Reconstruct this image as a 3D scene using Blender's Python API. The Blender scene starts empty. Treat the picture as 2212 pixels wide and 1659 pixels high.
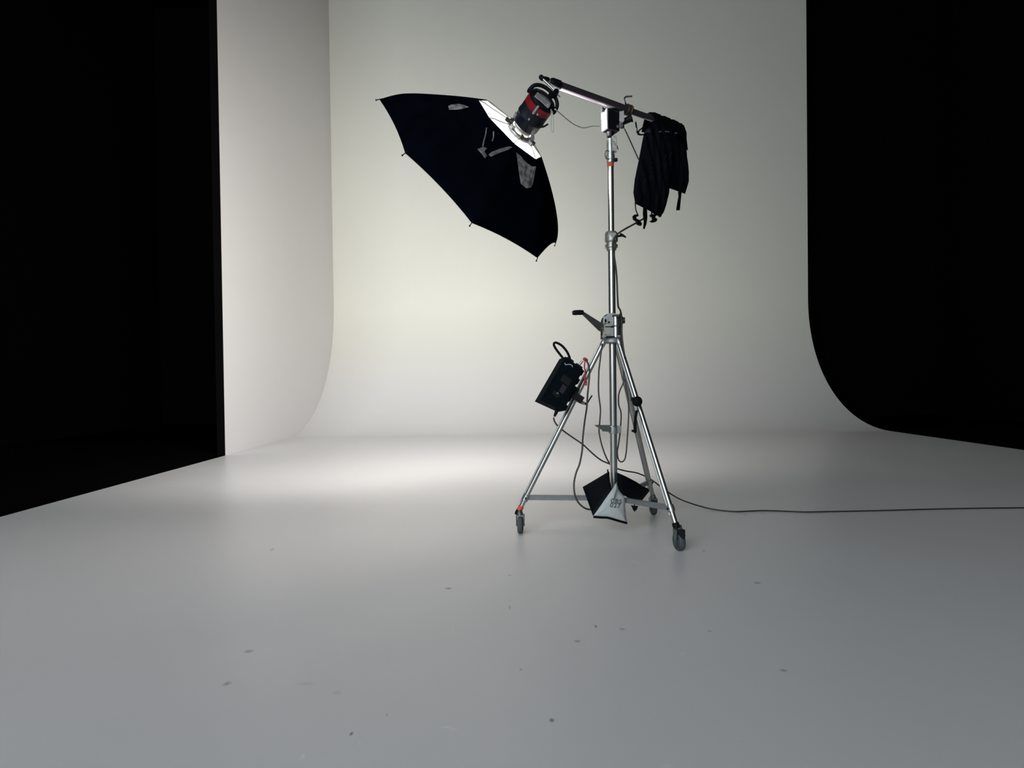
import bpy, bmesh, math, random
from mathutils import Vector, Matrix, noise
random.seed(7)
C = bpy.context.scene.collection
V = Vector
PI = math.pi

# ------------------------------------------------------------------ camera
W, H, F = 2212.0, 1659.0, 1200.0
CAM = V((0.0, 0.0, 1.1))
ROLL = math.radians(0.72)
PITCH = math.atan((829.5 - 815.0) / F)
fwd = V((0, math.cos(PITCH), -math.sin(PITCH)))
r0 = V((1, 0, 0)); u0 = V((0, math.sin(PITCH), math.cos(PITCH)))
RT = math.cos(ROLL) * r0 - math.sin(ROLL) * u0
UP = math.sin(ROLL) * r0 + math.cos(ROLL) * u0
cam_d = bpy.data.cameras.new('camera')
cam_d.sensor_fit = 'HORIZONTAL'; cam_d.sensor_width = 36.0
cam_d.lens = F * 36.0 / W
cam_d.clip_start = 0.05; cam_d.clip_end = 100
cam = bpy.data.objects.new('camera', cam_d); C.objects.link(cam)
m3 = Matrix((RT, UP, -fwd)).transposed()
cam.matrix_world = Matrix.Translation(CAM) @ m3.to_4x4()
bpy.context.scene.camera = cam


def ray(px, py):
    return (RT * (px - W / 2) - UP * (py - H / 2) + fwd * F).normalized()


def at(px, py, Y):                      # measured picture position at a known distance
    d = ray(px, py)
    return CAM + d * ((Y - CAM.y) / d.y)


def on_floor(px, py, z=0.0):
    d = ray(px, py)
    return CAM + d * ((z - CAM.z) / d.z)


# --------------------------------------------------------------- materials
def newmat(name):
    m = bpy.data.materials.new(name); m.use_nodes = True
    nt = m.node_tree
    return m, nt, nt.nodes['Principled BSDF']


def mat(name, col, rough=0.5, metal=0.0, var=0.12, scale=30.0, bump=0.0, spec=0.5, sheen=0.0, stretch=None):
    m, nt, b = newmat(name)
    b.inputs['Roughness'].default_value = rough
    b.inputs['Metallic'].default_value = metal
    b.inputs['Specular IOR Level'].default_value = spec
    if sheen: b.inputs['Sheen Weight'].default_value = sheen
    tc = nt.nodes.new('ShaderNodeTexCoord')
    n = nt.nodes.new('ShaderNodeTexNoise'); n.inputs['Scale'].default_value = scale; n.inputs['Detail'].default_value = 4
    if stretch:
        mp = nt.nodes.new('ShaderNodeMapping'); mp.inputs['Scale'].default_value = stretch
        nt.links.new(tc.outputs['Object'], mp.inputs['Vector']); nt.links.new(mp.outputs['Vector'], n.inputs['Vector'])
    else:
        nt.links.new(tc.outputs['Object'], n.inputs['Vector'])
    r = nt.nodes.new('ShaderNodeValToRGB')
    r.color_ramp.elements[0].position = 0.3; r.color_ramp.elements[1].position = 0.7
    r.color_ramp.elements[0].color = tuple(c * (1 - var) for c in col) + (1,)
    r.color_ramp.elements[1].color = tuple(min(1, c * (1 + var)) for c in col) + (1,)
    nt.links.new(n.outputs['Fac'], r.inputs['Fac']); nt.links.new(r.outputs['Color'], b.inputs['Base Color'])
    if bump:
        bp = nt.nodes.new('ShaderNodeBump'); bp.inputs['Strength'].default_value = bump; bp.inputs['Distance'].default_value = 0.01
        nt.links.new(n.outputs['Fac'], bp.inputs['Height']); nt.links.new(bp.outputs['Normal'], b.inputs['Normal'])
    return m


M = {}
M['chrome'] = mat('satin_chrome', (0.50, 0.51, 0.50), 0.30, 0.95, 0.03, 12)
M['steel'] = mat('galvanised_steel', (0.42, 0.44, 0.43), 0.38, 0.9, 0.15, 20)
M['cast'] = mat('cast_aluminium', (0.36, 0.36, 0.33), 0.45, 0.75, 0.35, 60, 0.2)
M['darkcast'] = mat('dark_cast_metal', (0.055, 0.057, 0.055), 0.45, 0.5, 0.2, 40, 0.1)
M['brace'] = mat('grey_brace', (0.26, 0.27, 0.28), 0.5, 0.5, 0.1, 20)
M['boom'] = mat('black_anodised_tube', (0.030, 0.026, 0.031), 0.34, 0.0, 0.05, 20, 0, 0.3)
M['black'] = mat('black_plastic', (0.004, 0.0045, 0.006), 0.55, 0, 0.2, 40, 0, 0.14)
M['rubber'] = mat('black_rubber', (0.004, 0.004, 0.005), 0.7, 0, 0.2, 40, 0, 0.12)
M['navy'] = mat('dark_case', (0.002, 0.0050, 0.0078), 0.8, 0, 0.25, 30, 0.1, 0.05)
M['head'] = mat('strobe_housing', (0.006, 0.009, 0.015), 0.42, 0, 0.2, 20, 0, 0.3)
M['fabric'] = mat('black_nylon', (0.0016, 0.0024, 0.0052), 0.7, 0, 0.3, 8, 0, 0.0, stretch=(1, 1, 1))
M['fabric'].node_tree.nodes['Principled BSDF'].inputs['Specular Tint'].default_value = (.25, .5, 1, 1)
M['bag'] = mat('black_cordura', (0.0016, 0.0019, 0.0036), 0.75, 0, 0.3, 90, 0.25, 0.06)
M['bluebag'] = mat('navy_vinyl', (0.0014, 0.0028, 0.0052), 0.6, 0, 0.3, 14, 0.1, 0.12)
M['silver'] = mat('silver_flap', (0.26, 0.26, 0.25), 0.5, 0.2, 0.75, 34, 0.9)
M['silverdark'] = mat('grey_webbing', (0.14, 0.14, 0.145), 0.6, 0.1, 0.5, 40, 0.6)
M['lining'] = mat('white_lining', (0.86, 0.85, 0.84), 0.6, 0, 0.03, 20)
M['panel'] = mat('grey_display', (0.30, 0.30, 0.29), 0.4, 0.0, 0.08, 40)
M['red'] = mat('red_band', (0.22, 0.008, 0.012), 0.4, 0, 0.25, 30)
M['cordred'] = mat('red_cord', (0.42, 0.03, 0.045), 0.7, 0, 0.25, 90)
M['tape'] = mat('orange_tape', (0.72, 0.10, 0.04), 0.6, 0, 0.15, 50)
M['darktape'] = mat('rust_tape', (0.38, 0.07, 0.02), 0.6, 0, 0.15, 50)
M['brown'] = mat('brown_ring', (0.045, 0.028, 0.016), 0.5, 0.2, 0.3, 40)
M['tyre'] = mat('grey_tyre', (0.055, 0.065, 0.07), 0.6, 0, 0.2, 30)
M['fork'] = mat('caster_fork', (0.16, 0.18, 0.18), 0.42, 0.7, 0.2, 30)
M['white'] = mat('white_paint_metal', (0.36, 0.34, 0.36), 0.4, 0, 0.06, 30)
M['canvas'] = mat('white_vinyl', (0.50, 0.55, 0.55), 0.55, 0, 0.07, 16, 0.15)
M['ink'] = mat('marker_ink', (0.075, 0.085, 0.085), 0.7, 0, 0.5, 120)
M['cable'] = mat('dark_cable', (0.030, 0.024, 0.022), 0.5, 0, 0.2, 60)
M['cablegrey'] = mat('brown_grey_cable', (0.060, 0.045, 0.042), 0.5, 0, 0.2, 60)
M['lead'] = mat('grey_lead', (0.40, 0.40, 0.38), 0.35, 0.2, 0.2, 60)
M['clear'] = mat('pale_cord', (0.42, 0.42, 0.39), 0.4, 0, 0.1, 60)

# flash tube glow
gm, gnt, gb = newmat('flash_glow')
gb.inputs['Emission Color'].default_value = (1, 0.95, 0.9, 1); gb.inputs['Emission Strength'].default_value = 30
M['glow'] = gm


def math_node(nt, op, a, b=None):
    n = nt.nodes.new('ShaderNodeMath'); n.operation = op
    for i, x in enumerate((a, b)):
        if x is None: continue
        if isinstance(x, (int, float)): n.inputs[i].default_value = x
        else: nt.links.new(x, n.inputs[i])
    return n.outputs[0]


def mixcol(nt, fac, a, b):
    n = nt.nodes.new('ShaderNodeMix'); n.data_type = 'RGBA'
    if isinstance(fac, (int, float)): n.inputs[0].default_value = fac
    else: nt.links.new(fac, n.inputs[0])
    for k, x in ((6, a), (7, b)):
        if isinstance(x, tuple): n.inputs[k].default_value = x
        else: nt.links.new(x, n.inputs[k])
    return n.outputs[2]


CX0, CX1, CY1, CR = -4.24, 7.1, 13.3, 2.88      # painted cove: side wall, open edge, back, radius
WALL_END = 8.18                                  # free end of the side wall
CTOP = 10.6


def studio_paint(name, floor=False, tint=(0.80, 0.80, 0.78)):
    m, nt, b = newmat(name)
    geo = nt.nodes.new('ShaderNodeNewGeometry')
    pos = geo.outputs['Position']
    n = nt.nodes.new('ShaderNodeTexNoise'); n.inputs['Scale'].default_value = 0.9; n.inputs['Detail'].default_value = 6
    nt.links.new(pos, n.inputs['Vector'])
    dark = tuple(c * 0.955 for c in tint) + (1,)
    col = mixcol(nt, n.outputs['Fac'], dark, tint + (1,))
    b.inputs['Roughness'].default_value = 0.55
    b.inputs['Specular IOR Level'].default_value = 0.3
    if not floor:                                  # wall tint blends into the floor colour low down
        sp = nt.nodes.new('ShaderNodeSeparateXYZ'); nt.links.new(pos, sp.inputs[0])
        mr = nt.nodes.new('ShaderNodeMapRange'); mr.interpolation_type = 'SMOOTHSTEP'
        mr.inputs['From Min'].default_value = 0.0; mr.inputs['From Max'].default_value = 2.6
        nt.links.new(sp.outputs[2], mr.inputs['Value'])
        col = mixcol(nt, mr.outputs[0], (0.755, 0.75, 0.755, 1), col)
    if floor:
        n2 = nt.nodes.new('ShaderNodeTexNoise'); n2.inputs['Scale'].default_value = 6; n2.inputs['Detail'].default_value = 8; n2.inputs['Roughness'].default_value = 0.7
        nt.links.new(pos, n2.inputs['Vector'])
        f2 = math_node(nt, 'MULTIPLY', n2.outputs['Fac'], 0.12)
        col = mixcol(nt, f2, col, (0.55, 0.56, 0.56, 1))
        # scuffs and specks at their places on the painted floor
        def spots(lst):
            acc = None
            for (px, py, wx, wy, k) in lst:
                p = on_floor(px, py)
                dist = (p - CAM).length
                rx = wx * dist / F; ry = wy * dist * dist / (F * 1.1)
                s = nt.nodes.new('ShaderNodeVectorMath'); s.operation = 'SUBTRACT'; s.inputs[1].default_value = (p.x, p.y, 0); nt.links.new(pos, s.inputs[0])
                mu = nt.nodes.new('ShaderNodeVectorMath'); mu.operation = 'MULTIPLY'; mu.inputs[1].default_value = (1 / rx, 1 / ry, 0); nt.links.new(s.outputs[0], mu.inputs[0])
                ln = nt.nodes.new('ShaderNodeVectorMath'); ln.operation = 'LENGTH'; nt.links.new(mu.outputs[0], ln.inputs[0])
                v = math_node(nt, 'SUBTRACT', 1.0, math_node(nt, 'MINIMUM', ln.outputs['Value'], 1.0))
                v = math_node(nt, 'MULTIPLY', v, k)
                acc = v if acc is None else math_node(nt, 'MAXIMUM', acc, v)
            a = math_node(nt, 'MULTIPLY', acc, math_node(nt, 'ADD', math_node(nt, 'MULTIPLY', n2.outputs['Fac'], 1.4), 0.3))
            return math_node(nt, 'MINIMUM', a, 1.0)
        dk = spots([(969, 1271, 9, 2.5, 1.0), (1101, 1243, 6, 2, .5), (1101, 1312, 2.5, 5, .7), (1287, 1353, 3.5, 3, 1.6), (1344, 1359, 8, 2.5, .8),
                    (1247, 1385, 9, 3, .9), (537, 1407, 12, 3.5, .8), (1192, 1556, 6, 4, 1.8), (759, 1585, 4, 4, 1.5), (1125, 1446, 4, 3, .6),
                    (1636, 1259, 9, 2.5, .8), (1692, 1448, 9, 3, .8), (490, 1477, 9, 4, .8), (588, 1187, 4, 2.5, .7), (1533, 1363, 7, 2.5, .5),
                    (836, 1544, 3, 3, .6), (1610, 1112, 7, 1.5, .6), (1648, 1110, 5, 1.5, .4), (1520, 1190, 5, 2, .6), (660, 1477, 22, 3, .25), (728, 1496, 12, 5, .25)])
        lt = spots([(965, 1571, 14, 2.5, .8), (980, 1575, 12, 2.2, .8), (1369, 1213, 10, 1.5, .8), (1379, 1216, 8, 1.5, .8), (978, 1356, 2, 5, .7),
                    (654, 1634, 6, 6, .8), (1441, 1654, 14, 4, .6), (777, 1606, 2.5, 4, .7), (1475, 1412, 8, 2, .6), (1592, 1596, 4, 3, .5)])
        col = mixcol(nt, math_node(nt, 'MULTIPLY', dk, 0.8), col, (0.16, 0.16, 0.16, 1))
        col = mixcol(nt, math_node(nt, 'MULTIPLY', lt, 0.5), col, (0.97, 0.97, 0.97, 1))
        # the white paint stops at the open sides; the studio floor beyond is black
        sp = nt.nodes.new('ShaderNodeSeparateXYZ'); nt.links.new(pos, sp.inputs[0])
        inside = math_node(nt, 'MULTIPLY', math_node(nt, 'GREATER_THAN', sp.outputs[0], CX0), math_node(nt, 'LESS_THAN', sp.outputs[0], CX1))
        col = mixcol(nt, inside, (0.003, 0.003, 0.003, 1), col)
        rr = math_node(nt, 'ADD', math_node(nt, 'MULTIPLY', n.outputs['Fac'], 0.16), 0.27)
        nt.links.new(rr, b.inputs['Roughness'])
        nt.links.new(math_node(nt, 'MULTIPLY', inside, 0.32), b.inputs['Specular IOR Level'])
    nt.links.new(col, b.inputs['Base Color'])
    return m


M['cyc'] = studio_paint('cyclorama_paint', False, (0.795, 0.797, 0.722))
M['cycside'] = studio_paint('side_wall_paint', False, (0.785, 0.77, 0.76))
M['floor'] = studio_paint('floor_paint', True, (0.775, 0.77, 0.775))
M['brown2'] = mat('beige_plate', (0.40, 0.37, 0.32), 0.45, 0.3, 0.1, 30)
M['grey'] = mat('pale_studio_wall', (0.55, 0.56, 0.57), 0.8, 0, 0.03, 1, 0, 0.1)
M['void'] = mat('black_studio_paint', (0.003, 0.003, 0.003), 0.9, 0, 0.1, 2, 0, 0.0)

# ----------------------------------------------------------------- helpers
ROOT = {}


def link(name, bm, m, parent=None, smooth=True, bevel=0.0, angle=40):
    me = bpy.data.meshes.new(name)
    if bevel:
        es = [e for e in bm.edges if len(e.link_faces) == 2 and e.calc_face_angle(0) > math.radians(35)]
        bmesh.ops.bevel(bm, geom=es, offset=bevel, segments=2, affect='EDGES', profile=0.5, clamp_overlap=True)
    bmesh.ops.recalc_face_normals(bm, faces=bm.faces)
    off = ROOT.get(parent.name, V((0, 0, 0))) if parent else V((0, 0, 0))
    if off.length: bmesh.ops.translate(bm, verts=bm.verts, vec=-off)
    bm.to_mesh(me); bm.free()
    if smooth:
        for p in me.polygons: p.use_smooth = True
        me.set_sharp_from_angle(angle=math.radians(angle))
    if isinstance(m, (list, tuple)):
        for x in m: me.materials.append(x)
    else: me.materials.append(m)
    o = bpy.data.objects.new(name, me); C.objects.link(o)
    if parent:
        o.parent = parent; ROOT[o.name] = off
    return o


def thing(name, label, cat, loc):
    o = bpy.data.objects.new(name, None); C.objects.link(o)
    o.empty_display_size = 0.05
    o.location = loc; o['label'] = label; o['category'] = cat
    ROOT[o.name] = V(loc)
    return o


def tag(o, label, cat):
    o['label'] = label; o['category'] = cat
    return o


def frame(d, hint=V((0, 0, 1))):
    d = d.normalized()
    x = hint.cross(d)
    if x.length < 1e-4: x = V((1, 0, 0)).cross(d)
    x.normalize(); y = d.cross(x)
    return x, y, d


def smooth_path(pts, n=8):
    if len(pts) < 3: return [V(p) for p in pts]
    P = [pts[0] * 2 - pts[1]] + list(pts) + [pts[-1] * 2 - pts[-2]]
    out = []
    for i in range(1, len(P) - 2):
        p0, p1, p2, p3 = P[i - 1:i + 3]
        for k in range(n):
            t = k / n
            out.append(0.5 * ((2 * p1) + (p2 - p0) * t + (2 * p0 - 5 * p1 + 4 * p2 - p3) * t * t + (3 * p1 - p0 - 3 * p2 + p3) * t ** 3))
    out.append(V(pts[-1]))
    return out


def tube(bm, pts, r, seg=12, sm=0, cap=True, flat=1.0):
    """sweep a round (or flattened) section along pts; r may be a list"""
    pts = [V(p) for p in pts]
    if sm: pts = smooth_path(pts, sm)
    n = len(pts)
    rs = r if isinstance(r, (list, tuple)) else None
    rings = []; x = None
    for i, p in enumerate(pts):
        t = (pts[min(i + 1, n - 1)] - pts[max(i - 1, 0)])
        if t.length < 1e-9: t = V((0, 0, 1))
        t.normalize()
        if x is None: x = frame(t)[0]
        x = (x - t * x.dot(t)); x.normalize(); y = t.cross(x)
        if rs: q = i / (n - 1) * (len(rs) - 1); a = int(min(q, len(rs) - 2)); rad = rs[a] + (rs[a + 1] - rs[a]) * (q - a)
        else: rad = r
        rings.append([bm.verts.new(p + x * (rad * math.cos(2 * PI * k / seg)) + y * (rad * flat * math.sin(2 * PI * k / seg))) for k in range(seg)])
    for a, b in zip(rings, rings[1:]):
        for k in range(seg): bm.faces.new((a[k], a[(k + 1) % seg], b[(k + 1) % seg], b[k]))
    if cap:
        bm.faces.new(rings[0][::-1]); bm.faces.new(rings[-1])
    return bm


def rod(p, q, r, seg=16):
    return tube(bmesh.new(), [p, q], r, seg)


def box(bm, c, x, y, z, sx, sy, sz):
    vs = []
    for i in (-1, 1):
        for j in (-1, 1):
            for k in (-1, 1):
                vs.append(bm.verts.new(c + x * (i * sx / 2) + y * (j * sy / 2) + z * (k * sz / 2)))
    for f in ((0, 1, 3, 2), (4, 6, 7, 5), (0, 4, 5, 1), (2, 3, 7, 6), (0, 2, 6, 4), (1, 5, 7, 3)):
        bm.faces.new([vs[i] for i in f])
    return bm


X, Y, Z = V((1, 0, 0)), V((0, 1, 0)), V((0, 0, 1))


def bx(c, sx, sy, sz, x=X, y=Y, z=Z):
    return box(bmesh.new(), V(c), x, y, z, sx, sy, sz)


def lathe(bm, o, d, prof, seg=32, hint=V((0, 0, 1)), a0=0.0, a1=2 * PI):
    x, y, d = frame(d, hint)
    full = abs(a1 - a0 - 2 * PI) < 1e-6
    rings = []
    for (r, h) in prof:
        if r < 1e-6:
            rings.append([bm.verts.new(o + d * h)])
        else:
            cnt = seg if full else seg + 1
            rings.append([bm.verts.new(o + d * h + x * (r * math.cos(a0 + (a1 - a0) * k / seg)) + y * (r * math.sin(a0 + (a1 - a0) * k / seg))) for k in range(cnt)])
    for a, b in zip(rings, rings[1:]):
        m = max(len(a), len(b)); lim = m if full else m - 1
        for k in range(lim):
            k2 = (k + 1) % m
            if len(a) == 1: bm.faces.new((a[0], b[k2], b[k]))
            elif len(b) == 1: bm.faces.new((a[k], a[k2], b[0]))
            else: bm.faces.new((a[k], a[k2], b[k2], b[k]))
    return bm


def pillow(poly, front, back, d, rings=9, pts_per=8, shape=0.5, centre=None, wob=0.0, pleat=None, seed=0.0):
    """closed cushion: outline poly (3D), bulging 'front' metres along d and 'back' against it"""
    bm = bmesh.new(); d = d.normalized()
    loop = []
    n = len(poly)
    for i in range(n):
        a, b = V(poly[i]), V(poly[(i + 1) % n])
        for k in range(pts_per): loop.append(a.lerp(b, k / pts_per))
    c = V(centre) if centre is not None else sum(loop, V((0, 0, 0))) / len(loop)
    def side(sgn, amt, edge):
        prev = edge
        for i in range(1, rings + 1):
            s = 1 - i / (rings + 0.0)
            if i == rings:
                top = bm.verts.new(c + d * sgn * amt)
                for k in range(len(prev)): bm.faces.new((prev[k], prev[(k + 1) % len(prev)], top))
                return
            h = amt * (1 - s * s) ** shape
            cur = []
            for k, p in enumerate(loop):
                q = c.lerp(p, s)
                e = noise.noise(q * 9 + V((seed, 0, 0))) * wob * (1 - s * s)
                if pleat: e += pleat(q) * (1 - s ** 6)
                cur.append(bm.verts.new(q + d * sgn * (h + e)))
            for k in range(len(cur)): bm.faces.new((prev[k], prev[(k + 1) % len(prev)], cur[(k + 1) % len(cur)], cur[k]))
            prev = cur
    e0 = [bm.verts.new(p) for p in loop]
    side(1, front, e0); side(-1, back, e0)
    return bm


def prism(poly, d, th):
    """flat outline given thickness th along d"""
    bm = bmesh.new(); d = d.normalized() * th / 2
    a = [bm.verts.new(V(p) - d) for p in poly]; b = [bm.verts.new(V(p) + d) for p in poly]
    bm.faces.new(a[::-1]); bm.faces.new(b)
    n = len(a)
    for k in range(n): bm.faces.new((a[k], a[(k + 1) % n], b[(k + 1) % n], b[k]))
    return bm


def struct(o):
    o['kind'] = 'structure'
    return o


# ------------------------------------------------------------ studio shell
bm = bmesh.new()
f0 = CY1 - CR
for (x0, x1, y0, y1) in ((-9, 11, -9, f0),):
    vs = [bm.verts.new(p) for p in ((x0, y0, 0), (x1, y0, 0), (x1, y1, 0), (x0, y1, 0))]; bm.faces.new(vs)
struct(link('floor', bm, M['floor'], smooth=False))

bm = bmesh.new()                              # back wall sweeping down in one curve to the floor
prof = [(CY1 - CR + CR * math.sin(a), CR - CR * math.cos(a)) for a in [i * PI / 2 / 40 for i in range(41)]] + [(CY1, CTOP)]
prev = None
for (y, z) in prof:
    cur = (bm.verts.new((CX0, y, z)), bm.verts.new((CX1, y, z)))
    if prev: bm.faces.new((prev[0], prev[1], cur[1], cur[0]))
    prev = cur
struct(link('wall_back', bm, M['cyc'], angle=60))

wl = struct(link('wall_left', bx((CX0 - 0.06, (WALL_END + CY1) / 2, CTOP / 2), 0.118, CY1 - WALL_END, CTOP), [M['cycside'], M['void']], smooth=False))
for p_ in wl.data.polygons: p_.material_index = 0 if p_.normal.x > .9 else 1      # only the room side is painted white
struct(link('wall_front', bx((1, -8.9, CTOP / 2), 20, 0.1, CTOP), M['grey'], smooth=False))
struct(link('wall_rear', bx((1, CY1 + 1.0, CTOP / 2), 20, 0.1, CTOP), M['void'], smooth=False))
struct(link('wall_outer_left', bx((-9.05, 2.7, CTOP / 2), 0.1, 23.2, CTOP), M['void'], smooth=False))
struct(link('wall_right', bx((11.05, 2.7, CTOP / 2), 0.1, 23.2, CTOP), M['void'], smooth=False))

# ------------------------------------------------------------ the rolling stand
YP = 3.92                                      # distance of the column
def pole(py):                                  # point on the column axis at a picture height
    p = at(1326, 1050, YP)
    q = at(1326, py, YP)
    return V((p.x, YP, q.z))
PX = pole(1050).x
base = V((PX, YP, 0))
stand = thing('light_stand', 'tall chrome wind-up lighting stand on three wheeled legs on the white studio floor', 'light stand', base)


def zc(py): return pole(py).z


# column, risers
link('base_column', rod(V((PX, YP, zc(1056))), V((PX, YP, zc(735))), 0.0255, 24), M['chrome'], stand)
link('middle_riser', rod(V((PX, YP, zc(690))), V((PX, YP, zc(536))), 0.0250, 24), M['chrome'], stand)
link('top_riser', rod(V((PX, YP, zc(520))), V((PX, YP, zc(345))), 0.0215, 24), M['chrome'], stand)
# spigot receiver at the very top
bm = lathe(bmesh.new(), V((PX, YP, zc(352))), Z, [(0, 0), (.026, 0), (.026, .02), (.030, .022), (.030, .055), (.026, .058), (.026, .165), (0, .165)], 24)
rec = link('spigot_receiver', bm, M['steel'], stand)
bm = bx(V((PX + .026, YP - .008, zc(313))), .032, .04, .105); link('latch_plate', bm, M['cast'], rec, bevel=.004)
a = V((PX - .028, YP - .02, zc(336)))
bm = tube(bmesh.new(), [a + V((.02, 0, .02)), a + V((-.005, -.012, .022)), a + V((-.014, -.012, .0)), a + V((-.008, -.01, -.03)), a + V((.02, 0, -.034))], .0025, 8, 6)
link('retaining_ring', bm, M['black'], rec)
bm = lathe(bmesh.new(), V((PX + .022, YP - .01, zc(347))), V((1, -.2, 0)), [(0, 0), (.010, 0), (.013, .008), (.013, .02), (.009, .026), (0, .026)], 16)
link('lock_knob', bm, M['black'], rec)
bm = rod(V((PX + .045, YP - .012, zc(316))), V((PX + .052, YP - .012, zc(325))), .003, 8); link('latch_pin', bm, M['black'], rec)
tp = link('tape_band', lathe(bmesh.new(), V((PX, YP, zc(361))), Z, [(.0216, 0), (.0232, .001), (.0232, .032), (.0216, .033)], 24), M['darktape'], stand)
tp['label'] = 'rust orange tape band'


def collar(py0, py1, name, knob_dir, parent=stand):
    z0, z1 = zc(py1), zc(py0); h = z1 - z0
    bm = lathe(bmesh.new(), V((PX, YP, z0)), Z, [(.024, 0), (.034, 0), (.034, h * .12), (.044, h * .14), (.044, h * .30), (.034, h * .33), (.034, h * .42), (.044, h * .45), (.046, h * .55), (.044, h * .92), (.036, h), (.022, h)], 28)
    c = link(name, bm, M['cast'], parent)
    return c


c2 = collar(501, 541, 'riser_clamp', 1)
p = V((PX + .040, YP - .02, zc(512)))
bm = tube(bmesh.new(), [p, p + V((.028, -.005, .003))], .008, 12)
tube(bm, [p + V((.018, -.005, .016)), p + V((.034, -.008, .004)), p + V((.058, -.006, -.010))], [.007, .009, .005], 10, 4)
link('tee_handle', bm, M['black'], c2)
bm = bx(V((PX + .01, YP - .048, zc(515))), .022, .02, .05); link('clamp_lug', bm, M['steel'], c2, bevel=.003)

# winch
zt, zb = zc(678), zc(731)
hw = .064
out = []
for (u, v) in ((-1, 0), (-1, .62), (-.92, .78), (-.74, .90), (-.45, .985), (-.1, 1.0), (.45, .96), (.85, .93), (.95, .85), (1, .7), (1, 0)):
    out.append(V((PX - .004 + u * hw, YP - .005, zb + v * (zt - zb))))
bo = [V((PX - .002 + (p_.x - PX) * 1.06, YP + .035, zb + (p_.z - zb) * 1.035 - .003)) for p_ in out]
win = link('winch_housing', prism(out, Y, .115), M['cast'], stand, bevel=.006)
bm = prism([V((PX - .012 + u * .05, YP - .066, zb + v * (zt - zb))) for (u, v) in ((-.85, .05), (-.85, .55), (-.6, .85), (-.1, .92), (.2, .92), (.2, .05))], Y, .006)
fp = link('face_plate', bm, M['steel'], win, bevel=.001)
link('back_plate', prism(bo, Y, .040), M['black'], win, bevel=.002)
for (px_, py_, sx2, sz2, mm) in ((1308, 691, .030, .045, 'steel'), (1308, 693, .012, .022, 'darkcast'), (1313, 715, .036, .050, 'brown2'), (1305, 726.5, .028, .008, 'white'), (1337, 726, .018, .010, 'white'), (1318, 727.5, .060, .010, 'black'), (1329, 704, .050, .007, 'darkcast'), (1330, 682, .05, .012, 'darkcast')):
    d_ = at(px_, py_, YP - .075)
    link('fitting', bx(d_, sx2, .012, sz2), M[mm], win, bevel=.001)
for (u, v) in ((-.035, .62), (-.035, .2), (.02, .8)):
    bm = lathe(bmesh.new(), V((PX + u, YP - .062, zb + v * (zt - zb))), -Y, [(0, .016), (.006, .016), (.007, .008), (.007, 0)], 14); link('bolt', bm, M['black'], win)
bm = lathe(bmesh.new(), V((PX + .016, YP - .052, zb + .004)), Z, [(0, 0), (.026, 0), (.026, .150), (0, .150)], 20); link('guide_tube', bm, M['chrome'], win)
bm = bx(V((PX - .01, YP - .066, zb + .075)), .10, .008, .010); link('dark_seam', bm, M['black'], win)
bm = bx(V((PX + .044, YP - .062, (zt + zb) / 2)), .008, .012, .165); link('side_seam', bm, M['black'], win)
bm = lathe(bmesh.new(), V((PX + .058, YP - .02, zc(693))), X, [(0, 0), (.024, 0), (.026, .008), (.026, .014), (.020, .016), (.022, .026), (0, .026)], 18)
link('clutch_knob', bm, M['darkcast'], win)
# crank: grip, tapered arm
pv = V((PX - .078, YP - .02, zc(710)))
ge = at(1258, 676, YP - .05)
bm = rod(V((PX - .06, YP - .01, zc(708))), pv + V((-.006, 0, 0)), .013, 14)
ck = link('crank', bm, M['steel'], win)
ax = (ge - pv).normalized(); nn = V((ax.z, 0, -ax.x)).normalized()
bm = prism([pv - ax * .016 + nn * .026, pv + ax * .01 + nn * .031, ge + nn * .011, ge + ax * .01, ge - nn * .009, pv + ax * .01 - nn * .024, pv - ax * .012 - nn * .020], Y, .018)
link('crank_arm', bm, M['darkcast'], ck, bevel=.004)
g2 = at(1237, 676, YP - .06)
bm = tube(bmesh.new(), [ge + V((.006, 0, .003)), g2.lerp(ge, .5) + V((0, 0, .003)), g2], [.016, .018, .0175, .018, .014], 16, 4)
link('crank_grip', bm, M['black'], ck)

# leg yoke
zy = zc(742)
bm = lathe(bmesh.new(), V((PX, YP, zy)), Z, [(.026, 0), (.060, 0), (.069, .006), (.069, .030), (.064, .036), (.026, .036)], 24)
yk = link('leg_yoke', bm, M['brace'], stand, bevel=0)

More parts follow.
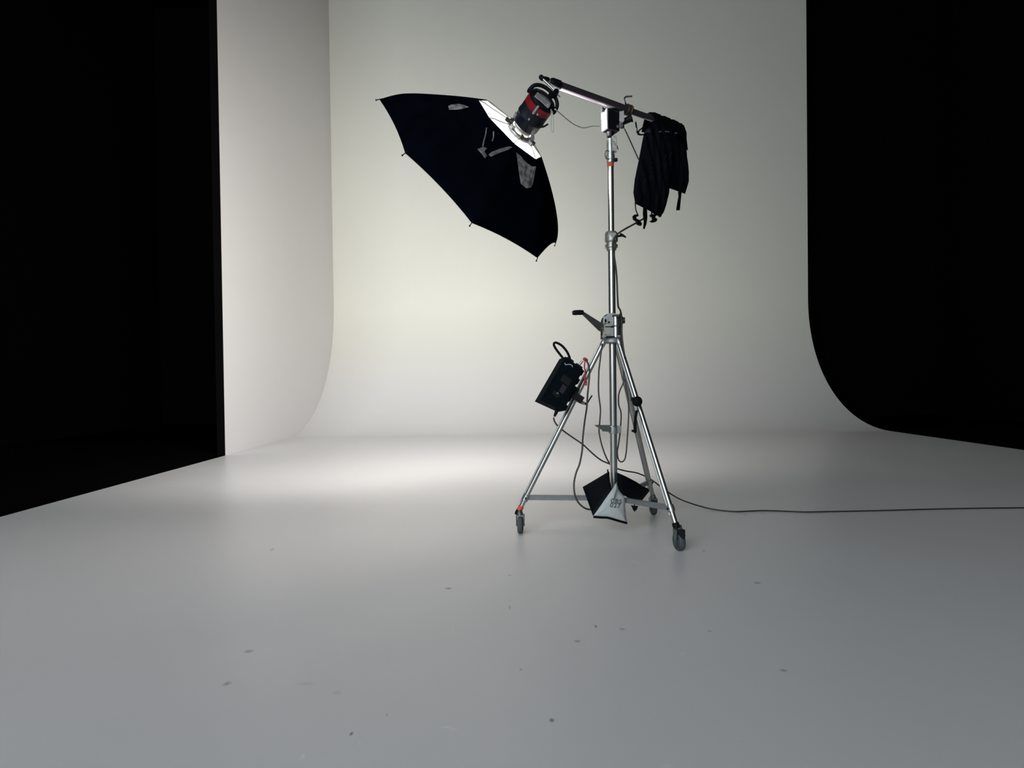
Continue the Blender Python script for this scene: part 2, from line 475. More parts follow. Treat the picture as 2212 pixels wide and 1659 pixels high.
# casters: picture position of the tyre's contact with the floor, and the lower end of each leg
WR = .060
wheels = [dict(c=(1124.5, 1152), d=V((-.12, -1, 0)), low=(1121, 1104)),
          dict(c=(1467, 1189), d=V((.16, -1, 0)), low=(1459, 1131)),
          dict(c=(1411, 1112), d=V((.05, -1, 0)), low=(1410, 1072))]
legs = []
mid_z = zc(1076)
for i, w in enumerate(wheels):
    g = on_floor(*w['c'])
    wc = V((g.x, g.y, WR))
    lo = at(w['low'][0], w['low'][1], g.y + (0.02 if i != 1 else .0))
    out_dir = V((lo.x - PX, lo.y - YP, 0)).normalized()
    top = V((PX, YP, zc(738))) + out_dir * .060
    ax = (lo - top).normalized()
    leg = link('leg', tube(bmesh.new(), [top, lo], .0170 if i != 2 else .0175, 20), M['chrome'], stand)
    side = ax.cross(V((0, 1, 0))).normalized()
    # flat rail that runs along the tube, with the fixings at its ends
    off = ax.cross(V((0, -1, 0))).normalized() * .0 + V((0, -.004, 0))
    q0 = top.lerp(lo, .02) - side * .0195; q1 = top.lerp(lo, .955) - side * .0195
    link('leg_rail', tube(bmesh.new(), [q0, q1], .0055, 10), M['steel'], leg)
    bm = lathe(bmesh.new(), top.lerp(lo, .0), ax, [(0, -.012), (.019, -.012), (.020, .0), (.020, .028), (.0172, .032)], 16); link('leg_socket', bm, M['steel'], leg)
    if i == 0:
        b0 = lo - ax * .040
        t_ = link('tape_band', lathe(bmesh.new(), b0, ax, [(.0172, 0), (.0205, .001), (.0205, .032), (.0172, .033)], 20), M['tape'], leg)
        t_['label'] = 'orange-red tape band'
    # caster
    wd = w['d'].normalized(); wa = V((wd.y, -wd.x, 0)).normalized()      # rolling direction, axle
    st = link('caster', lathe(bmesh.new(), lo - ax * .006, ax, [(0, 0), (.021, 0), (.023, .02), (.020, .035), (0, .035)], 18), M['black'], leg)
    crown = V((wc.x, wc.y, wc.z + WR + .008))
    bm = bmesh.new()
    tube(bm, [lo + ax * .02, crown + V((0, 0, .02)), crown], [.015, .02, .022], 12)
    box(bm, crown, wa, wd, Z, .056, .050, .012)
    for s in (-1, 1):
        pl = [crown + wd * a + Z * b for (a, b) in ((-.026, .004), (.030, .004), (.026, -.03), (.014, -WR - .014), (-.014, -WR - .014), (-.026, -.03))]
        pb = prism([q + wa * s * .0265 for q in pl], wa, .0035)
        me = bpy.data.meshes.new('t'); pb.to_mesh(me); pb.free(); bm.from_mesh(me); bpy.data.meshes.remove(me)
    link('fork', bm, M['fork'], st)
    tw = .034 if i != 1 else .038
    prof = [(0, -.014), (.02, -.014), (.022, -.008), (.036, -.008), (.040, -tw / 2), (WR - .006, -tw / 2), (WR, -tw / 2 + .008), (WR, tw / 2 - .008), (WR - .006, tw / 2), (.040, tw / 2), (.036, .008), (.022, .008), (.02, .014), (0, .014)]
    wheel = link('wheel', lathe(bmesh.new(), wc, wa, prof, 36), M['tyre'], st)
    bm = tube(bmesh.new(), [wc - wa * .031, wc + wa * .031], .007, 12); link('axle', bm, M['fork'], st)
    if i == 1:
        a_ = crown + V((.0, -.03, 0)); e_ = at(1477, 1160, g.y - .07)
        bm = prism([a_ + V((-.02, 0, .012)), a_ + V((.024, 0, .012)), e_ + V((.008, 0, .004)), e_ + V((.002, 0, -.012)), a_ + V((-.012, 0, -.03))], V((.2, -1, .4)), .014)
        link('brake_pedal', bm, M['black'], st, bevel=.003)
    legs.append((leg, top, lo, ax, out_dir))

# foot collar and flat braces to the legs
mid = V((PX, YP, mid_z))
bm = lathe(bmesh.new(), V((PX, YP, mid_z - .02)), Z, [(0, 0), (.030, 0), (.034, .006), (.034, .04), (.027, .046), (0, .046)], 24)
fc = link('foot_collar', bm, M['steel'], stand)
attach = [(1138, 1075), (1447, 1098), (1403, 1042)]
for i, (leg, top, lo, ax, od) in enumerate(legs):
    # point on the leg axis nearest to that picture height
    best = min((top.lerp(lo, k / 300.0) for k in range(301)), key=lambda q: abs((V((0, 0, 1)).dot(q)) - at(attach[i][0], attach[i][1], q.y).z))
    s0 = mid + od * .03
    dirn = (best - s0); L_ = dirn.length; dn = dirn.normalized(); xx = Z.cross(dn).normalized(); zz = dn.cross(xx)
    bm = bmesh.new(); box(bm, s0 + dn * L_ / 2, dn, xx, zz, L_, .008, .034)
    box(bm, s0 + dn * L_ / 2 + zz * .016, dn, xx, zz, L_, .020, .004)
    br = link('brace', bm, M['brace'], stand)
    bm = lathe(bmesh.new(), best - ax * .024, ax, [(.017, 0), (.0235, .002), (.0235, .046), (.017, .048)], 18); link('brace_bracket', bm, M['steel'], br)
    bm = rod(best - xx * .032, best + xx * .032, .006, 10); link('bolt', bm, M['black'], br)
# storage collar half way up the column, with its pointed lock arm
zk0, zk1 = zc(936), zc(917)
bm = lathe(bmesh.new(), V((PX, YP, zk0)), Z, [(.0258, 0), (.034, 0), (.036, .008), (.036, zk1 - zk0 - .014), (.030, zk1 - zk0 - .008), (.0258, zk1 - zk0 - .008)], 24)
sc_ = link('leg_stop_collar', bm, M['steel'], stand)
a_ = V((PX - .03, YP - .03, zc(924)))
tip = at(1285, 919, YP - .06)
bm = prism([a_ + V((0, 0, .022)), tip + V((0, 0, .004)), tip + V((.006, 0, -.006)), at(1301, 929, YP - .05), at(1302, 932, YP - .045), a_ + V((.0, 0, -.026))], V((.3, -1, .1)), .016)
link('stop_arm', bm, M['steel'], sc_, bevel=.002)
bm = bx(V((PX + .038, YP - .01, zc(927))), .028, .04, .046); link('stop_lug', bm, M['steel'], sc_, bevel=.004)

# ------------------------------------------------------------ boom arm
B0 = at(1189, 178, 3.60); B1 = at(1472, 279, 4.20)
ad = (B1 - B0).normalized()
JT = at(1352, 237, 3.945)
jt = B0 + ad * (JT - B0).dot(ad)
boom = thing('boom_arm', 'dark metal boom arm tilted across the top of the lighting stand', 'boom arm', V((PX, YP, zc(297))))
bx_, by_, bd_ = frame(ad)
link('outer_tube', rod(B0 + ad * .02, jt, .0255, 28), M['boom'], boom)
link('inner_tube', rod(jt - ad * .01, B1 - ad * .0, .0205, 24), M['boom'], boom)
bm = lathe(bmesh.new(), B0 + ad * .018, ad, [(0, -.03), (.018, -.03), (.026, -.018), (.0315, -.006), (.0315, .05), (.027, .058), (.0256, .06)], 28)
ec = link('end_cap', bm, M['black'], boom)
bm = lathe(bmesh.new(), jt - ad * .016, ad, [(.0257, 0), (.034, 0), (.038, .006), (.038, .012), (.034, .016), (.034, .028), (.038, .031), (.038, .040), (.030, .046), (.021, .046)], 32)
rg = link('clamp_ring', bm, M['brown'], boom)
hb = jt + V((-.012, -.01, .034))
bm = tube(bmesh.new(), [hb, hb + V((-.014, -.004, .03)), hb + V((-.004, -.004, .050)), hb + V((.018, -.004, .052)), hb + V((.042, -.004, .054))], .006, 10, 5)
link('bent_handle', bm, M['black'], rg)
kb = at(1356, 259, 3.93)
bm = lathe(bmesh.new(), kb, V((1, -.4, .25)), [(0, -.035), (.018, -.035), (.022, -.028), (.022, .02), (.026, .022), (.026, .032), (0, .034)], 20)
link('clamp_knob', bm, M['black'], rg)
# tilting head under the boom
pc = at(1322, 262, 3.90); pc = V((PX + .0, pc.y, pc.z))
rz = Matrix.Rotation(math.radians(24), 3, 'Z'); hx, hy = rz @ X, rz @ Y
bm = bx(pc + hx * .004, .094, .066, .142, hx, hy, Z)
hd = link('tilt_head', bm, M['black'], boom, bevel=.008)
bm = bx(pc - hx * .0485 + Z * .0, .010, .066, .132, hx, hy, Z)
sp_ = link('side_plate', bm, M['white'], hd, bevel=.002); sp_['label'] = 'pale grey side plate'
bm = lathe(bmesh.new(), pc - hx * .052 + Z * .066, -hx, [(0, -.01), (.014, -.01), (.014, .012), (.018, .014), (.018, .026), (0, .028)], 16); link('side_knob', bm, M['black'], hd)
bm = lathe(bmesh.new(), V((PX, YP, zc(296))), Z, [(0, 0), (.022, 0), (.024, .02), (.034, .04), (.036, .052), (0, .052)], 24); link('neck', bm, M['black'], hd)
bm = lathe(bmesh.new(), at(1335, 273, 3.86), V((1, -.25, .05)), [(0, -.01), (.012, -.01), (.012, .014), (.018, .016), (.020, .034), (.014, .042), (0, .042)], 18); link('tilt_knob', bm, M['black'], hd)
# saddle joining the head to the tube
sa = pc + Z * .07; sb_ = V((PX + .006, 0, 0)); tq = B0 + ad * ((V((PX, 0, 0)) - B0).dot(X) / ad.dot(X))
bm = prism([sa - hx * .035, sa + hx * .045, V((tq.x + .05, sa.y, tq.z - .045)), V((tq.x - .04, sa.y, tq.z - .012))], Y, .05)
link('saddle', bm, M['steel'], hd, bevel=.004)
bm = prism([at(1338, 243, 3.90), at(1347, 240, 3.90), at(1348, 262, 3.90), at(1343, 267, 3.90), at(1337, 262, 3.90)], Y, .02)
link('saddle_wedge', bm, M['white'], hd, bevel=.002)

# ------------------------------------------------------------ octagonal softbox
CO = V((-.249, 3.80, 2.475)); NR = V((-.667, .452, -.592)).normalized()
AZ, EL, SPIN, RR = -.975, -.633, 4.553, .752
n_ = V((math.cos(EL) * math.sin(AZ), math.cos(EL) * math.cos(AZ), math.sin(EL)))
oa = n_.cross(Z).normalized(); ob = n_.cross(oa)
LB, RH = .395, .275
# rim corners as measured; each shifts a little where the real fabric hangs unevenly
targets = {7: (820, 215), 6: (876, 331), 5: (1018, 481), 4: (1161, 557), 3: (1201, 526), 0: (879, 209)}
rim = []
for k in range(8):
    t = SPIN + k * PI / 4
    p = CO + (oa * math.cos(t) + ob * math.sin(t)) * RR
    if k in targets: p = p.lerp(at(targets[k][0], targets[k][1], p.y), .9)
    rim.append(p)
apex = CO - n_ * LB


def box_point(k, t):                           # rib k, t = 0 at the rim, 1 at the rear opening
    e = rim[k % 8]
    t0 = SPIN + (k % 8) * PI / 4
    rdir = (oa * math.cos(t0) + ob * math.sin(t0))
    q = 1 - t ** (1.2 if k % 8 in (0, 7) else 1.45)
    h = apex + rdir * RH
    base_ = e - CO
    ax_ = base_.dot(n_); rad = base_ - n_ * ax_
    return CO + n_ * (ax_ * (1 - t)) - n_ * LB * t + (rdir * RH) * (1 - q) + rad * q


soft = thing('softbox', 'large black octagonal softbox with lit rear opening under the boom arm', 'softbox', CO)
NT, NS = 14, 8


def canopy_bm(inset, t_end=1.0):
    bm = bmesh.new(); rows = []
    for i in range(NT + 1):
        t = i / NT * t_end; row = []
        for k in range(8):
            a, b = box_point(k, t), box_point(k + 1, t)
            for j in range(NS):
                s = j / NS
                p = a.lerp(b, s)
                sag = 4 * s * (1 - s)
                p = p - n_ * sag * (.040 if k in (3, 7) else .010) * (1 - t) ** 2                     # scalloped rim
                c0 = CO - n_ * LB * t
                rd = p - c0; rd = rd - n_ * rd.dot(n_)
                p = p - rd.normalized() * (inset + sag * .012 * (1 - t)) + n_ * inset * .6
                row.append(bm.verts.new(p))
        rows.append(row)
    m = 8 * NS
    for r_a, r_b in zip(rows, rows[1:]):
        for k in range(m): bm.faces.new((r_a[k], r_a[(k + 1) % m], r_b[(k + 1) % m], r_b[k]))
    return bm


canopy = link('canopy', canopy_bm(0.0), M['fabric'], soft, angle=80)
link('lining', canopy_bm(0.006), M['lining'], soft, angle=80)
SR = at(1178, 208, 3.40); SF = at(1133, 272, 3.565)
sd = (SF - SR).normalized(); SL = (SF - SR).length
RC = SF + sd * .036                              # speed ring centre
for k in range(8):
    t0 = SPIN + k * PI / 4; rdir = (oa * math.cos(t0) + ob * math.sin(t0))
    pts = [RC + rdir * .085, RC.lerp(apex, .55) + rdir * .19] + [box_point(k, t) + rdir * .003 for t in (1.0, .85, .7, .5, .3, .15, .04)]
    pts = [pts[0], pts[1]] + [q - rdir * .013 for q in pts[2:]]
    link('rib', tube(bmesh.new(), pts, .0030, 6, 4), M['steel'], soft)
    e = box_point(k, 0); od = (e - box_point(k, .12)).normalized()
    bm = tube(bmesh.new(), [e - od * .02, e + od * .018], .0028, 8); lathe(bm, e + od * .016, od, [(0, 0), (.005, .001), (.005, .008), (0, .010)], 8)
    tipo = link('rib_tip', bm, M['black'], soft)
bm = lathe(bmesh.new(), RC - sd * .008, sd, [(.070, 0), (.096, 0), (.100, .005), (.100, .018), (.094, .022), (.070, .022), (.070, 0)], 32)
ring = link('speed_ring', bm, M['steel'], soft)
for k in range(8):
    t0 = SPIN + k * PI / 4; rdir = (oa * math.cos(t0) + ob * math.sin(t0)); td = n_.cross(rdir)
    bm = box(bmesh.new(), RC + rdir * .108 + n_ * .010, rdir, td, n_, .03, .022, .022); link('rib_socket', bm, M['brown'] if k % 2 else M['steel'], ring, bevel=.003)


from mathutils.bvhtree import BVHTree
cbvh = BVHTree.FromPolygons([V(v.co) + ROOT[soft.name] for v in canopy.data.vertices], [list(p_.vertices) for p_ in canopy.data.polygons])


def on_box(px, py, lift=.008, near=True):
    """point on the near outside of the canopy seen at this picture position"""
    d = ray(px, py)
    hit = cbvh.ray_cast(CAM, d)
    if hit[0] is not None: return hit[0] - d * lift
    best = None
    for k in range(8):
        for i in range(20):
            t = (i + .5) / 20
            for j in range(8):
                s = (j + .5) / 8
                p = box_point(k, t).lerp(box_point(k + 1, t), s)
                v = p - CAM
                off = (v - d * v.dot(d)).length
                sc = off + (v.length - 3.6) * .03
                if best is None or sc < best[0]: best = (sc, p)
    p = best[1]; dist = (p - CAM).dot(d)
    return CAM + d * (dist - lift)


def crumple(poly_px, name, m, th=.004, amp=.008, lift=.016, n=7, seed=0):
    """a fabric flap lying on the canopy: outline in measured positions, crumpled"""
    P = [on_box(px, py, lift) for (px, py) in poly_px]
    vd = (CO - CAM).normalized()
    bm = pillow(P, amp * .6, .001, -vd, rings=6, pts_per=6, shape=.5, wob=amp, seed=seed)
    return link(name, bm, m, soft, angle=25)


fl = crumple([(968, 229), (975, 226), (990, 224), (1003, 227), (1013, 231), (1000, 235), (985, 237), (970, 237)], 'flap', M['silver'], seed=1); fl['label'] = 'small crumpled silver flap'
fl = crumple([(1115, 329), (1124, 336), (1136, 350), (1150, 360), (1158, 359), (1155, 377), (1151, 398), (1147, 405), (1137, 407), (1125, 397), (1121, 372), (1118, 348)], 'flap', M['silver'], amp=.012, seed=5); fl['label'] = 'grey silver flap hanging below the lit opening'
fl = crumple([(1055, 334), (1062, 328), (1080, 321), (1100, 316), (1107, 318), (1098, 324), (1078, 331), (1060, 339)], 'flap', M['silverdark'], seed=9); fl['label'] = 'folded grey flap tab'
fl = crumple([(1031, 322), (1044, 317), (1052, 320), (1047, 327), (1053, 336), (1048, 342), (1040, 332)], 'flap', M['silverdark'], seed=13); fl['label'] = 'twisted grey flap tab'
for pl in ([(1051, 276), (1049, 290), (1045, 305), (1043, 316)], [(1066, 284), (1066, 296), (1063, 305)]):
    bm = tube(bmesh.new(), [on_box(x_, y_, .010) for (x_, y_) in pl], .004, 8, 3, True, .35)
    link('flap_strap', bm, M['silverdark'], soft)

# ------------------------------------------------------------ strobe head
SR = at(1178, 208, 3.40); SF = at(1133, 272, 3.565)
sd = (SF - SR).normalized(); SL = (SF - SR).length
strobe = thing('studio_strobe', 'black studio flash head with red band fixed behind the softbox', 'studio flash', SR)
R_ = .090
bm = lathe(bmesh.new(), SR, sd, [(0, .085), (R_ * .98, .085), (R_ * 1.0, .092), (R_ * 1.0, SL * .62), (R_ * 1.03, SL * .64), (R_ * 1.03, SL * .70), (R_ * .99, SL * .72), (R_ * .97, SL * .93), (R_ * .90, SL * .97), (R_ * .80, SL * .99), (0, SL * .99)], 40)
body = link('barrel', bm, M['head'], strobe)
bm = lathe(bmesh.new(), SR, sd, [(R_ * .90, .040), (R_ * 1.0, .042), (R_ * 1.01, .084), (R_ * .9, .086)], 40)
rb = link('colour_band', bm, M['red'], strobe); rb['label'] = 'red band'
bm = lathe(bmesh.new(), SR, sd, [(0, .012), (R_ * .80, .012), (R_ * .92, .018), (R_ * .97, .030), (R_ * .97, .041), (R_ * .9, .043), (0, .043)], 40)
rear = link('rear_panel', bm, M['black'], strobe)
sx_, sy_, _ = frame(sd)
# black frame, display window and knob on the rear panel
vv = (CAM - SR); vv = (vv - sd * vv.dot(sd)).normalized(); uu = sd.cross(vv).normalized()     # vv: rear-panel direction towards the viewer
bm = box(bmesh.new(), SR + sd * .010 + vv * .040, uu, vv, sd, .105, .060, .008); link('display', bm, M['panel'], rear, bevel=.002)
bm = box(bmesh.new(), SR + sd * .010 + vv * -.022, uu, vv, sd, .120, .026, .008); link('button_row', bm, M['panel'], rear, bevel=.002)
bm = lathe(bmesh.new(), SR + sd * .016 - uu * .045 + vv * .05, -sd, [(.012, -.004), (.012, .010), (.010, .013), (0, .013)], 16); link('dial', bm, M['white'], rear)
bm = tube(bmesh.new(), [SR + sd * .088 + vv * (R_ + .004), SR + sd * .030 + vv * (R_ + .006)], .0075, 10)
gl = link('latch_bar', bm, M['white'], strobe); gl['label'] = 'pale metal latch bar'
# carrying handle: a flat loop around the rear
pts = []
for k in range(25):
    a = PI * (-.06 + 1.12 * k / 24)
    pts.append(SR + sd * (.05 - .062 * math.sin(max(0, min(PI, a))) ** .6) + uu * (R_ * 1.10 * math.cos(a)) - vv * (R_ * .25 + R_ * .55 * math.sin(a)))
bm = tube(bmesh.new(), pts, .0115, 12, 0, True, 1.0); link('carry_handle', bm, M['black'], strobe)
pts = []
for k in range(19):
    a = PI * k / 18
    pts.append(SR + sd * (.045 - .055 * math.sin(a)) + uu * (R_ * 1.04 * math.cos(a)) + vv * (.004))
link('rear_guard', tube(bmesh.new(), pts, .007, 10), M['black'], strobe)
# hook-shaped release lever on the lower side
l0 = at(1158, 266, 3.50)
bm = tube(bmesh.new(), [l0, at(1166, 273, 3.47), at(1174, 273.5, 3.46), at(1184, 268, 3.46)], [.008, .007, .006, .005], 10, 5)
link('release_lever', bm, M['black'], strobe)
for (px, py) in ((1161, 248), (1138, 265)):
    p = at(px, py, 3.40); q = SR + sd * (p - SR).dot(sd); nrm = (p - q).normalized()
    bm = lathe(bmesh.new(), q + nrm * (R_ * 1.02), nrm, [(.006, -.01), (.006, .004), (.004, .006), (0, .006)], 12); link('screw', bm, M['white'], strobe)
p = SR + sd * SL * .86; q = at(1112, 249, 3.5); nrm = (q - SR); nrm = (nrm - sd * nrm.dot(sd)).normalized()
bm = box(bmesh.new(), p + nrm * R_ * 1.02 , nrm, sd, nrm.cross(sd), .014, .03, .024); link('mount_lug', bm, M['white'], strobe, bevel=.003)
# front collar that plugs into the speed ring, then the glowing tube
fr = SF + sd * .0
bm = lathe(bmesh.new(), SR + sd * SL * .99, sd, [(0, -.004), (.062, -.004), (.062, .03), (.050, .034), (0, .034)], 28); link('front_collar', bm, M['cast'], strobe)
bm = lathe(bmesh.new(), SR + sd * (SL + .045), sd, [(0, -.012), (.03, -.012), (.034, 0), (.034, .05), (.02, .075), (0, .08)], 20); link('flash_tube', bm, M['glow'], strobe)
# yoke: grey rod diagonal from the boom end, spigot and its knobs
y0, y1 = at(1169, 167, 3.50), at(1202, 199, 3.48)
bm = rod(y0, y1, .0075, 12); yk2 = link('mounting_rod', bm, M['chrome'], strobe)
bm = lathe(bmesh.new(), y0, (y0 - y1), [(0, -.02), (.012, -.02), (.015, -.012), (.015, .006), (.010, .012), (0, .012)], 16); link('rod_knob', bm, M['black'], yk2)
bm = tube(bmesh.new(), [at(1176, 170, 3.53), at(1184, 172, 3.555)], .014, 12); link('rod_clamp', bm, M['black'], yk2)
bm = tube(bmesh.new(), [at(1202, 197, 3.47), at(1197, 205, 3.44), at(1188, 206, 3.42)], [.017, .02, .016], 14, 4); link('swivel', bm, M['black'], yk2)
bm = tube(bmesh.new(), [at(1202, 202, 3.44), at(1209.5, 209, 3.43)], .0038, 8); link('swivel_lever', bm, M['steel'], yk2)
# pale cord loop hanging from the rear
bm = tube(bmesh.new(), [at(1190.5, 236, 3.36), at(1191, 255, 3.36), at(1190.2, 276, 3.36), at(1192, 285, 3.36), at(1195.3, 282, 3.36), at(1195.2, 262, 3.36), at(1193, 240, 3.36)], .0026, 8, 6)
cl = link('cord_loop', bm, M['clear'], strobe); cl['label'] = 'thin pale cord loop'

# ------------------------------------------------------------ counterweight bag over the boom
YB = 4.10
bag = thing('counterweight_bag', 'black pleated cloth counterweight bag draped over the high end of the boom arm', 'weight bag', at(1430, 270, YB))


def boom_y(px):                                 # distance of the boom axis at a picture column
    return min((B0 + (B1 - B0) * (k / 200.0) for k in range(201)), key=lambda q: abs(q.x - at(px, 262, q.y).x)).y


perp = V((-ad.y, ad.x, 0)).normalized()          # level, square to the boom, away from the viewer


def ap(lst, Yd): return [at(a, b, Yd) for (a, b) in lst]
def apb(lst, off): return [at(a, b, boom_y(a) + off) for (a, b) in lst]


fold = lambda q: .010 * math.sin((q.x * 1.0 + q.z * .22) * 95) + .005 * math.sin((q.x + q.z * .1) * 210 + 1)
front = apb([(1399, 266), (1420, 258), (1447, 268), (1456, 300), (1452, 350), (1446, 390), (1443, 415), (1440, 440), (1433, 460), (1426, 468), (1415, 464), (1404, 456), (1386, 447), (1372, 440), (1368, 416), (1371, 388), (1380, 344), (1390, 292)], -.085)
bm = pillow(front, .045, .018, (-perp + V((0, 0, .1))), rings=14, pts_per=8, shape=.45, pleat=fold)
fp_ = link('front_pouch', bm, M['bag'], bag, angle=60)
backp = apb([(1436, 262), (1462, 266), (1477, 270), (1481, 284), (1483, 321), (1487, 373), (1486, 399), (1480, 419), (1464, 413), (1444, 406), (1430, 400), (1425, 350), (1430, 300)], .085)
bm = pillow(backp, .030, .035, (-perp + V((0, 0, .1))), rings=12, pts_per=8, shape=.45, pleat=fold)
link('rear_pouch', bm, M['bag'], bag, angle=60)
# the cloth saddle across the top of the boom
bm = bmesh.new(); rows = []
t0_ = (at(1401, 260, boom_y(1401)) - B0).dot(ad); t1_ = (B1 - B0).length - .012
for s in range(11):
    t = s / 10
    c = B0 + ad * (t0_ + (t1_ - t0_) * t)
    row = []
    for k in range(15):
        a = PI * k / 14
        wv_ = .004 * math.sin(s * 2.1 + k)
        row.append(bm.verts.new(c - perp * (math.cos(a) * ((.072 - .03 * t ** 4) + wv_)) + Z * ((.034 + wv_) * math.sin(a) ** .6 - .075 * abs(math.cos(a)) ** 4)))
    rows.append(row)
for ra, rb_ in zip(rows, rows[1:]):
    for k in range(14): bm.faces.new((ra[k], ra[k + 1], rb_[k + 1], rb_[k]))
bmesh.ops.recalc_face_normals(bm, faces=bm.faces)
bmesh.ops.solidify(bm, geom=bm.faces[:], thickness=.006)
link('saddle_cloth', bm, M['bag'], bag)
# side strap with buckle at the high corner
bk = link('buckle_strap', tube(bmesh.new(), apb([(1402, 268), (1388, 276), (1379, 284), (1380, 290), (1388, 291), (1397, 288)], -.10), .010, 10, 5, True, .45), M['bag'], bag)
bm = tube(bmesh.new(), apb([(1373, 263), (1375, 276), (1377, 287), (1383, 291)], -.10), .0055, 8, 5); link('buckle', bm, M['black'], bk)
st_ = link('edge_strap', tube(bmesh.new(), apb([(1478, 276), (1482, 300), (1484, 318), (1485, 324)], .085), .009, 8, 4, True, .4), M['black'], bag)
for (a, b) in (((1437, 284), (1445, 285)), ((1424, 285), (1429, 284)), ((1458, 287), (1463, 288))):
    bm = tube(bmesh.new(), apb([a, b], -.150), .0035, 8); q = link('rivet_strip', bm, M['silverdark'], bag)
# hanging straps and plastic hooks
s1 = link('strap', tube(bmesh.new(), apb([(1372, 438), (1373, 448), (1374, 455), (1378, 464)], -.09), .004, 8, 4), M['black'], bag)
hk = [(1370, 464), (1377, 463.5), (1379, 467), (1373, 469), (1374, 473), (1381, 476), (1386, 484), (1384, 488), (1376, 485), (1375, 479), (1368, 474), (1367, 467)]
link('hook', prism(apb(hk, -.09), V((.3, -1, 0)), .016), M['black'], s1, bevel=.002)
s2 = link('strap', prism(apb([(1390, 444), (1397, 446), (1398, 470), (1396, 484), (1392, 495), (1389.5, 493), (1391, 480), (1389, 462)], -.09), V((.3, -1, 0)), .008), M['bag'], bag)
s3 = link('strap', tube(bmesh.new(), apb([(1408, 457), (1408, 463), (1412, 468)], -.09), .005, 8, 4), M['black'], bag)
hk = [(1404, 464), (1412, 463), (1417, 466), (1414, 470), (1419, 474), (1417, 479), (1410, 481), (1403, 478), (1409, 475), (1409, 470), (1405, 468)]
link('hook', prism(apb(hk, -.09), V((.3, -1, 0)), .016), M['black'], s3, bevel=.002)
link('strap', prism(apb([(1465, 410), (1472, 414), (1470, 434), (1468, 454), (1461, 454), (1463, 440), (1466, 424)], .085), V((.3, -1, 0)), .008), M['bag'], bag)
link('corner_tab', prism(apb([(1424, 462), (1431, 460), (1427, 469), (1423, 468)], -.085), V((.3, -1, 0)), .012), M['black'], bag)

# ------------------------------------------------------------ battery generator clamped to the leg
YG = 3.86
bat = thing('battery_pack', 'dark portable flash battery pack clamped at a slant to a chrome stand leg', 'battery pack', at(1205, 832, YG))
q = ap([(1215, 773), (1252, 800), (1211, 889), (1161, 866)], YG - .06)
vdn = V((.45, -.82, .1)).normalized()
bm = prism(q, V((.30, -1, .12)), .115)
case = link('case', bm, M['navy'], bat, bevel=.012)
fx = (q[1] - q[0]).normalized(); fz = (q[0] - q[3]).normalized(); fn = V((.30, -1, .12)).normalized()
fc_ = sum(q, V((0, 0, 0))) / 4
inner = [fc_ + (p_ - fc_) * .80 + fn * .060 for p_ in q]
link('front_cover', prism(inner, fn, .010), M['navy'], bat, bevel=.004)
cpn = fc_ + fn * .066
for (u, v, su, sv, m) in ((.0, .03, .07, .05, 'black'), (.012, -.03, .035, .055, 'head'), (-.01, -.085, .05, .03, 'black')):
    bm = box(bmesh.new(), cpn + fx * u + fz * v, fx, fz, fn, su, sv, .006); link('control_panel', bm, M[m], bat, bevel=.002)
bm = box(bmesh.new(), cpn + fx * -.006 + fz * -.075 + fn * .004, fx, fz, fn, .013, .009, .004); b_ = link('status_light', bm, M['silverdark'], bat)
# ribs along the right-hand edge
for k in range(5):
    p_ = q[1].lerp(q[2], .06 + k * .21)
    bm = box(bmesh.new(), p_ + fx * .005, fx, fz, fn, .020, .035, .095); link('fin', bm, M['navy'], bat, bevel=.004)
for k in range(2):
    p_ = q[0].lerp(q[1], .30 + .5 * k)
    bm = box(bmesh.new(), p_ + fz * .004, fx, fz, fn, .05, .02, .09); link('corner_guard', bm, M['black'], bat, bevel=.004)
hs = [(1218, 776), (1210, 766), (1201, 754), (1196.5, 745), (1198, 740.5), (1204, 741), (1215, 748), (1226, 762), (1232, 778), (1235, 790)]
bm = tube(bmesh.new(), ap(hs, YG - .07), .0105, 10, 6, True, .8); link('carry_strap', bm, M['black'], bat)
bm = tube(bmesh.new(), ap([(1220, 784), (1222, 788), (1229, 787), (1235, 789), (1237, 793)], YG - .13), .0035, 8, 4); q_ = link('strap_ring', bm, M['white'], bat)
# clamp gripping the leg
leg0 = legs[0]
def leg_at(i, py):
    return min((legs[i][1].lerp(legs[i][2], k / 400.0) for k in range(401)), key=lambda s: abs(s.z - at(1230, py, s.y).z))
lg = leg_at(0, 862)
bm = bmesh.new()
ca = at(1230, 848, YG - .02); cb = at(1262, 868, YG - .03)
box(bm, ca.lerp(cb, .42) + V((0, -.036, 0)), (cb - ca).normalized(), V((0, 1, 0)), (cb - ca).normalized().cross(V((0, 1, 0))), .10, .030, .050)
cl_ = link('leg_clamp', bm, M['black'], bat, bevel=.006)
bm = box(bmesh.new(), at(1242, 844, YG - .045), fx, fz, fn, .035, .04, .05); link('clamp_jaw', bm, M['black'], cl_, bevel=.006)
bm = tube(bmesh.new(), [at(1248, 864, YG - .05), at(1258, 870, YG - .05), at(1267, 873, YG - .05)], [.016, .012, .008], 12); link('clamp_screw', bm, M['cast'], cl_)
bm = tube(bmesh.new(), ap([(1263, 873), (1269, 870), (1274, 862), (1279, 854)], YG - .06), .0048, 8, 4); link('clamp_lever', bm, M['black'], cl_)
bm = tube(bmesh.new(), ap([(1203, 886), (1201, 892), (1197.5, 900)], YG - .06), [.013, .012, .007], 12); link('plug', bm, M['black'], bat)
# curved outlet sleeve where the head cable leaves the pack
bm = tube(bmesh.new(), ap([(1246, 800), (1250, 791), (1255, 783), (1259, 779)], YG - .06), .0085, 12, 5); b_ = link('cable_sleeve', bm, M['steel'], bat); b_['label'] = 'pale cable sleeve'

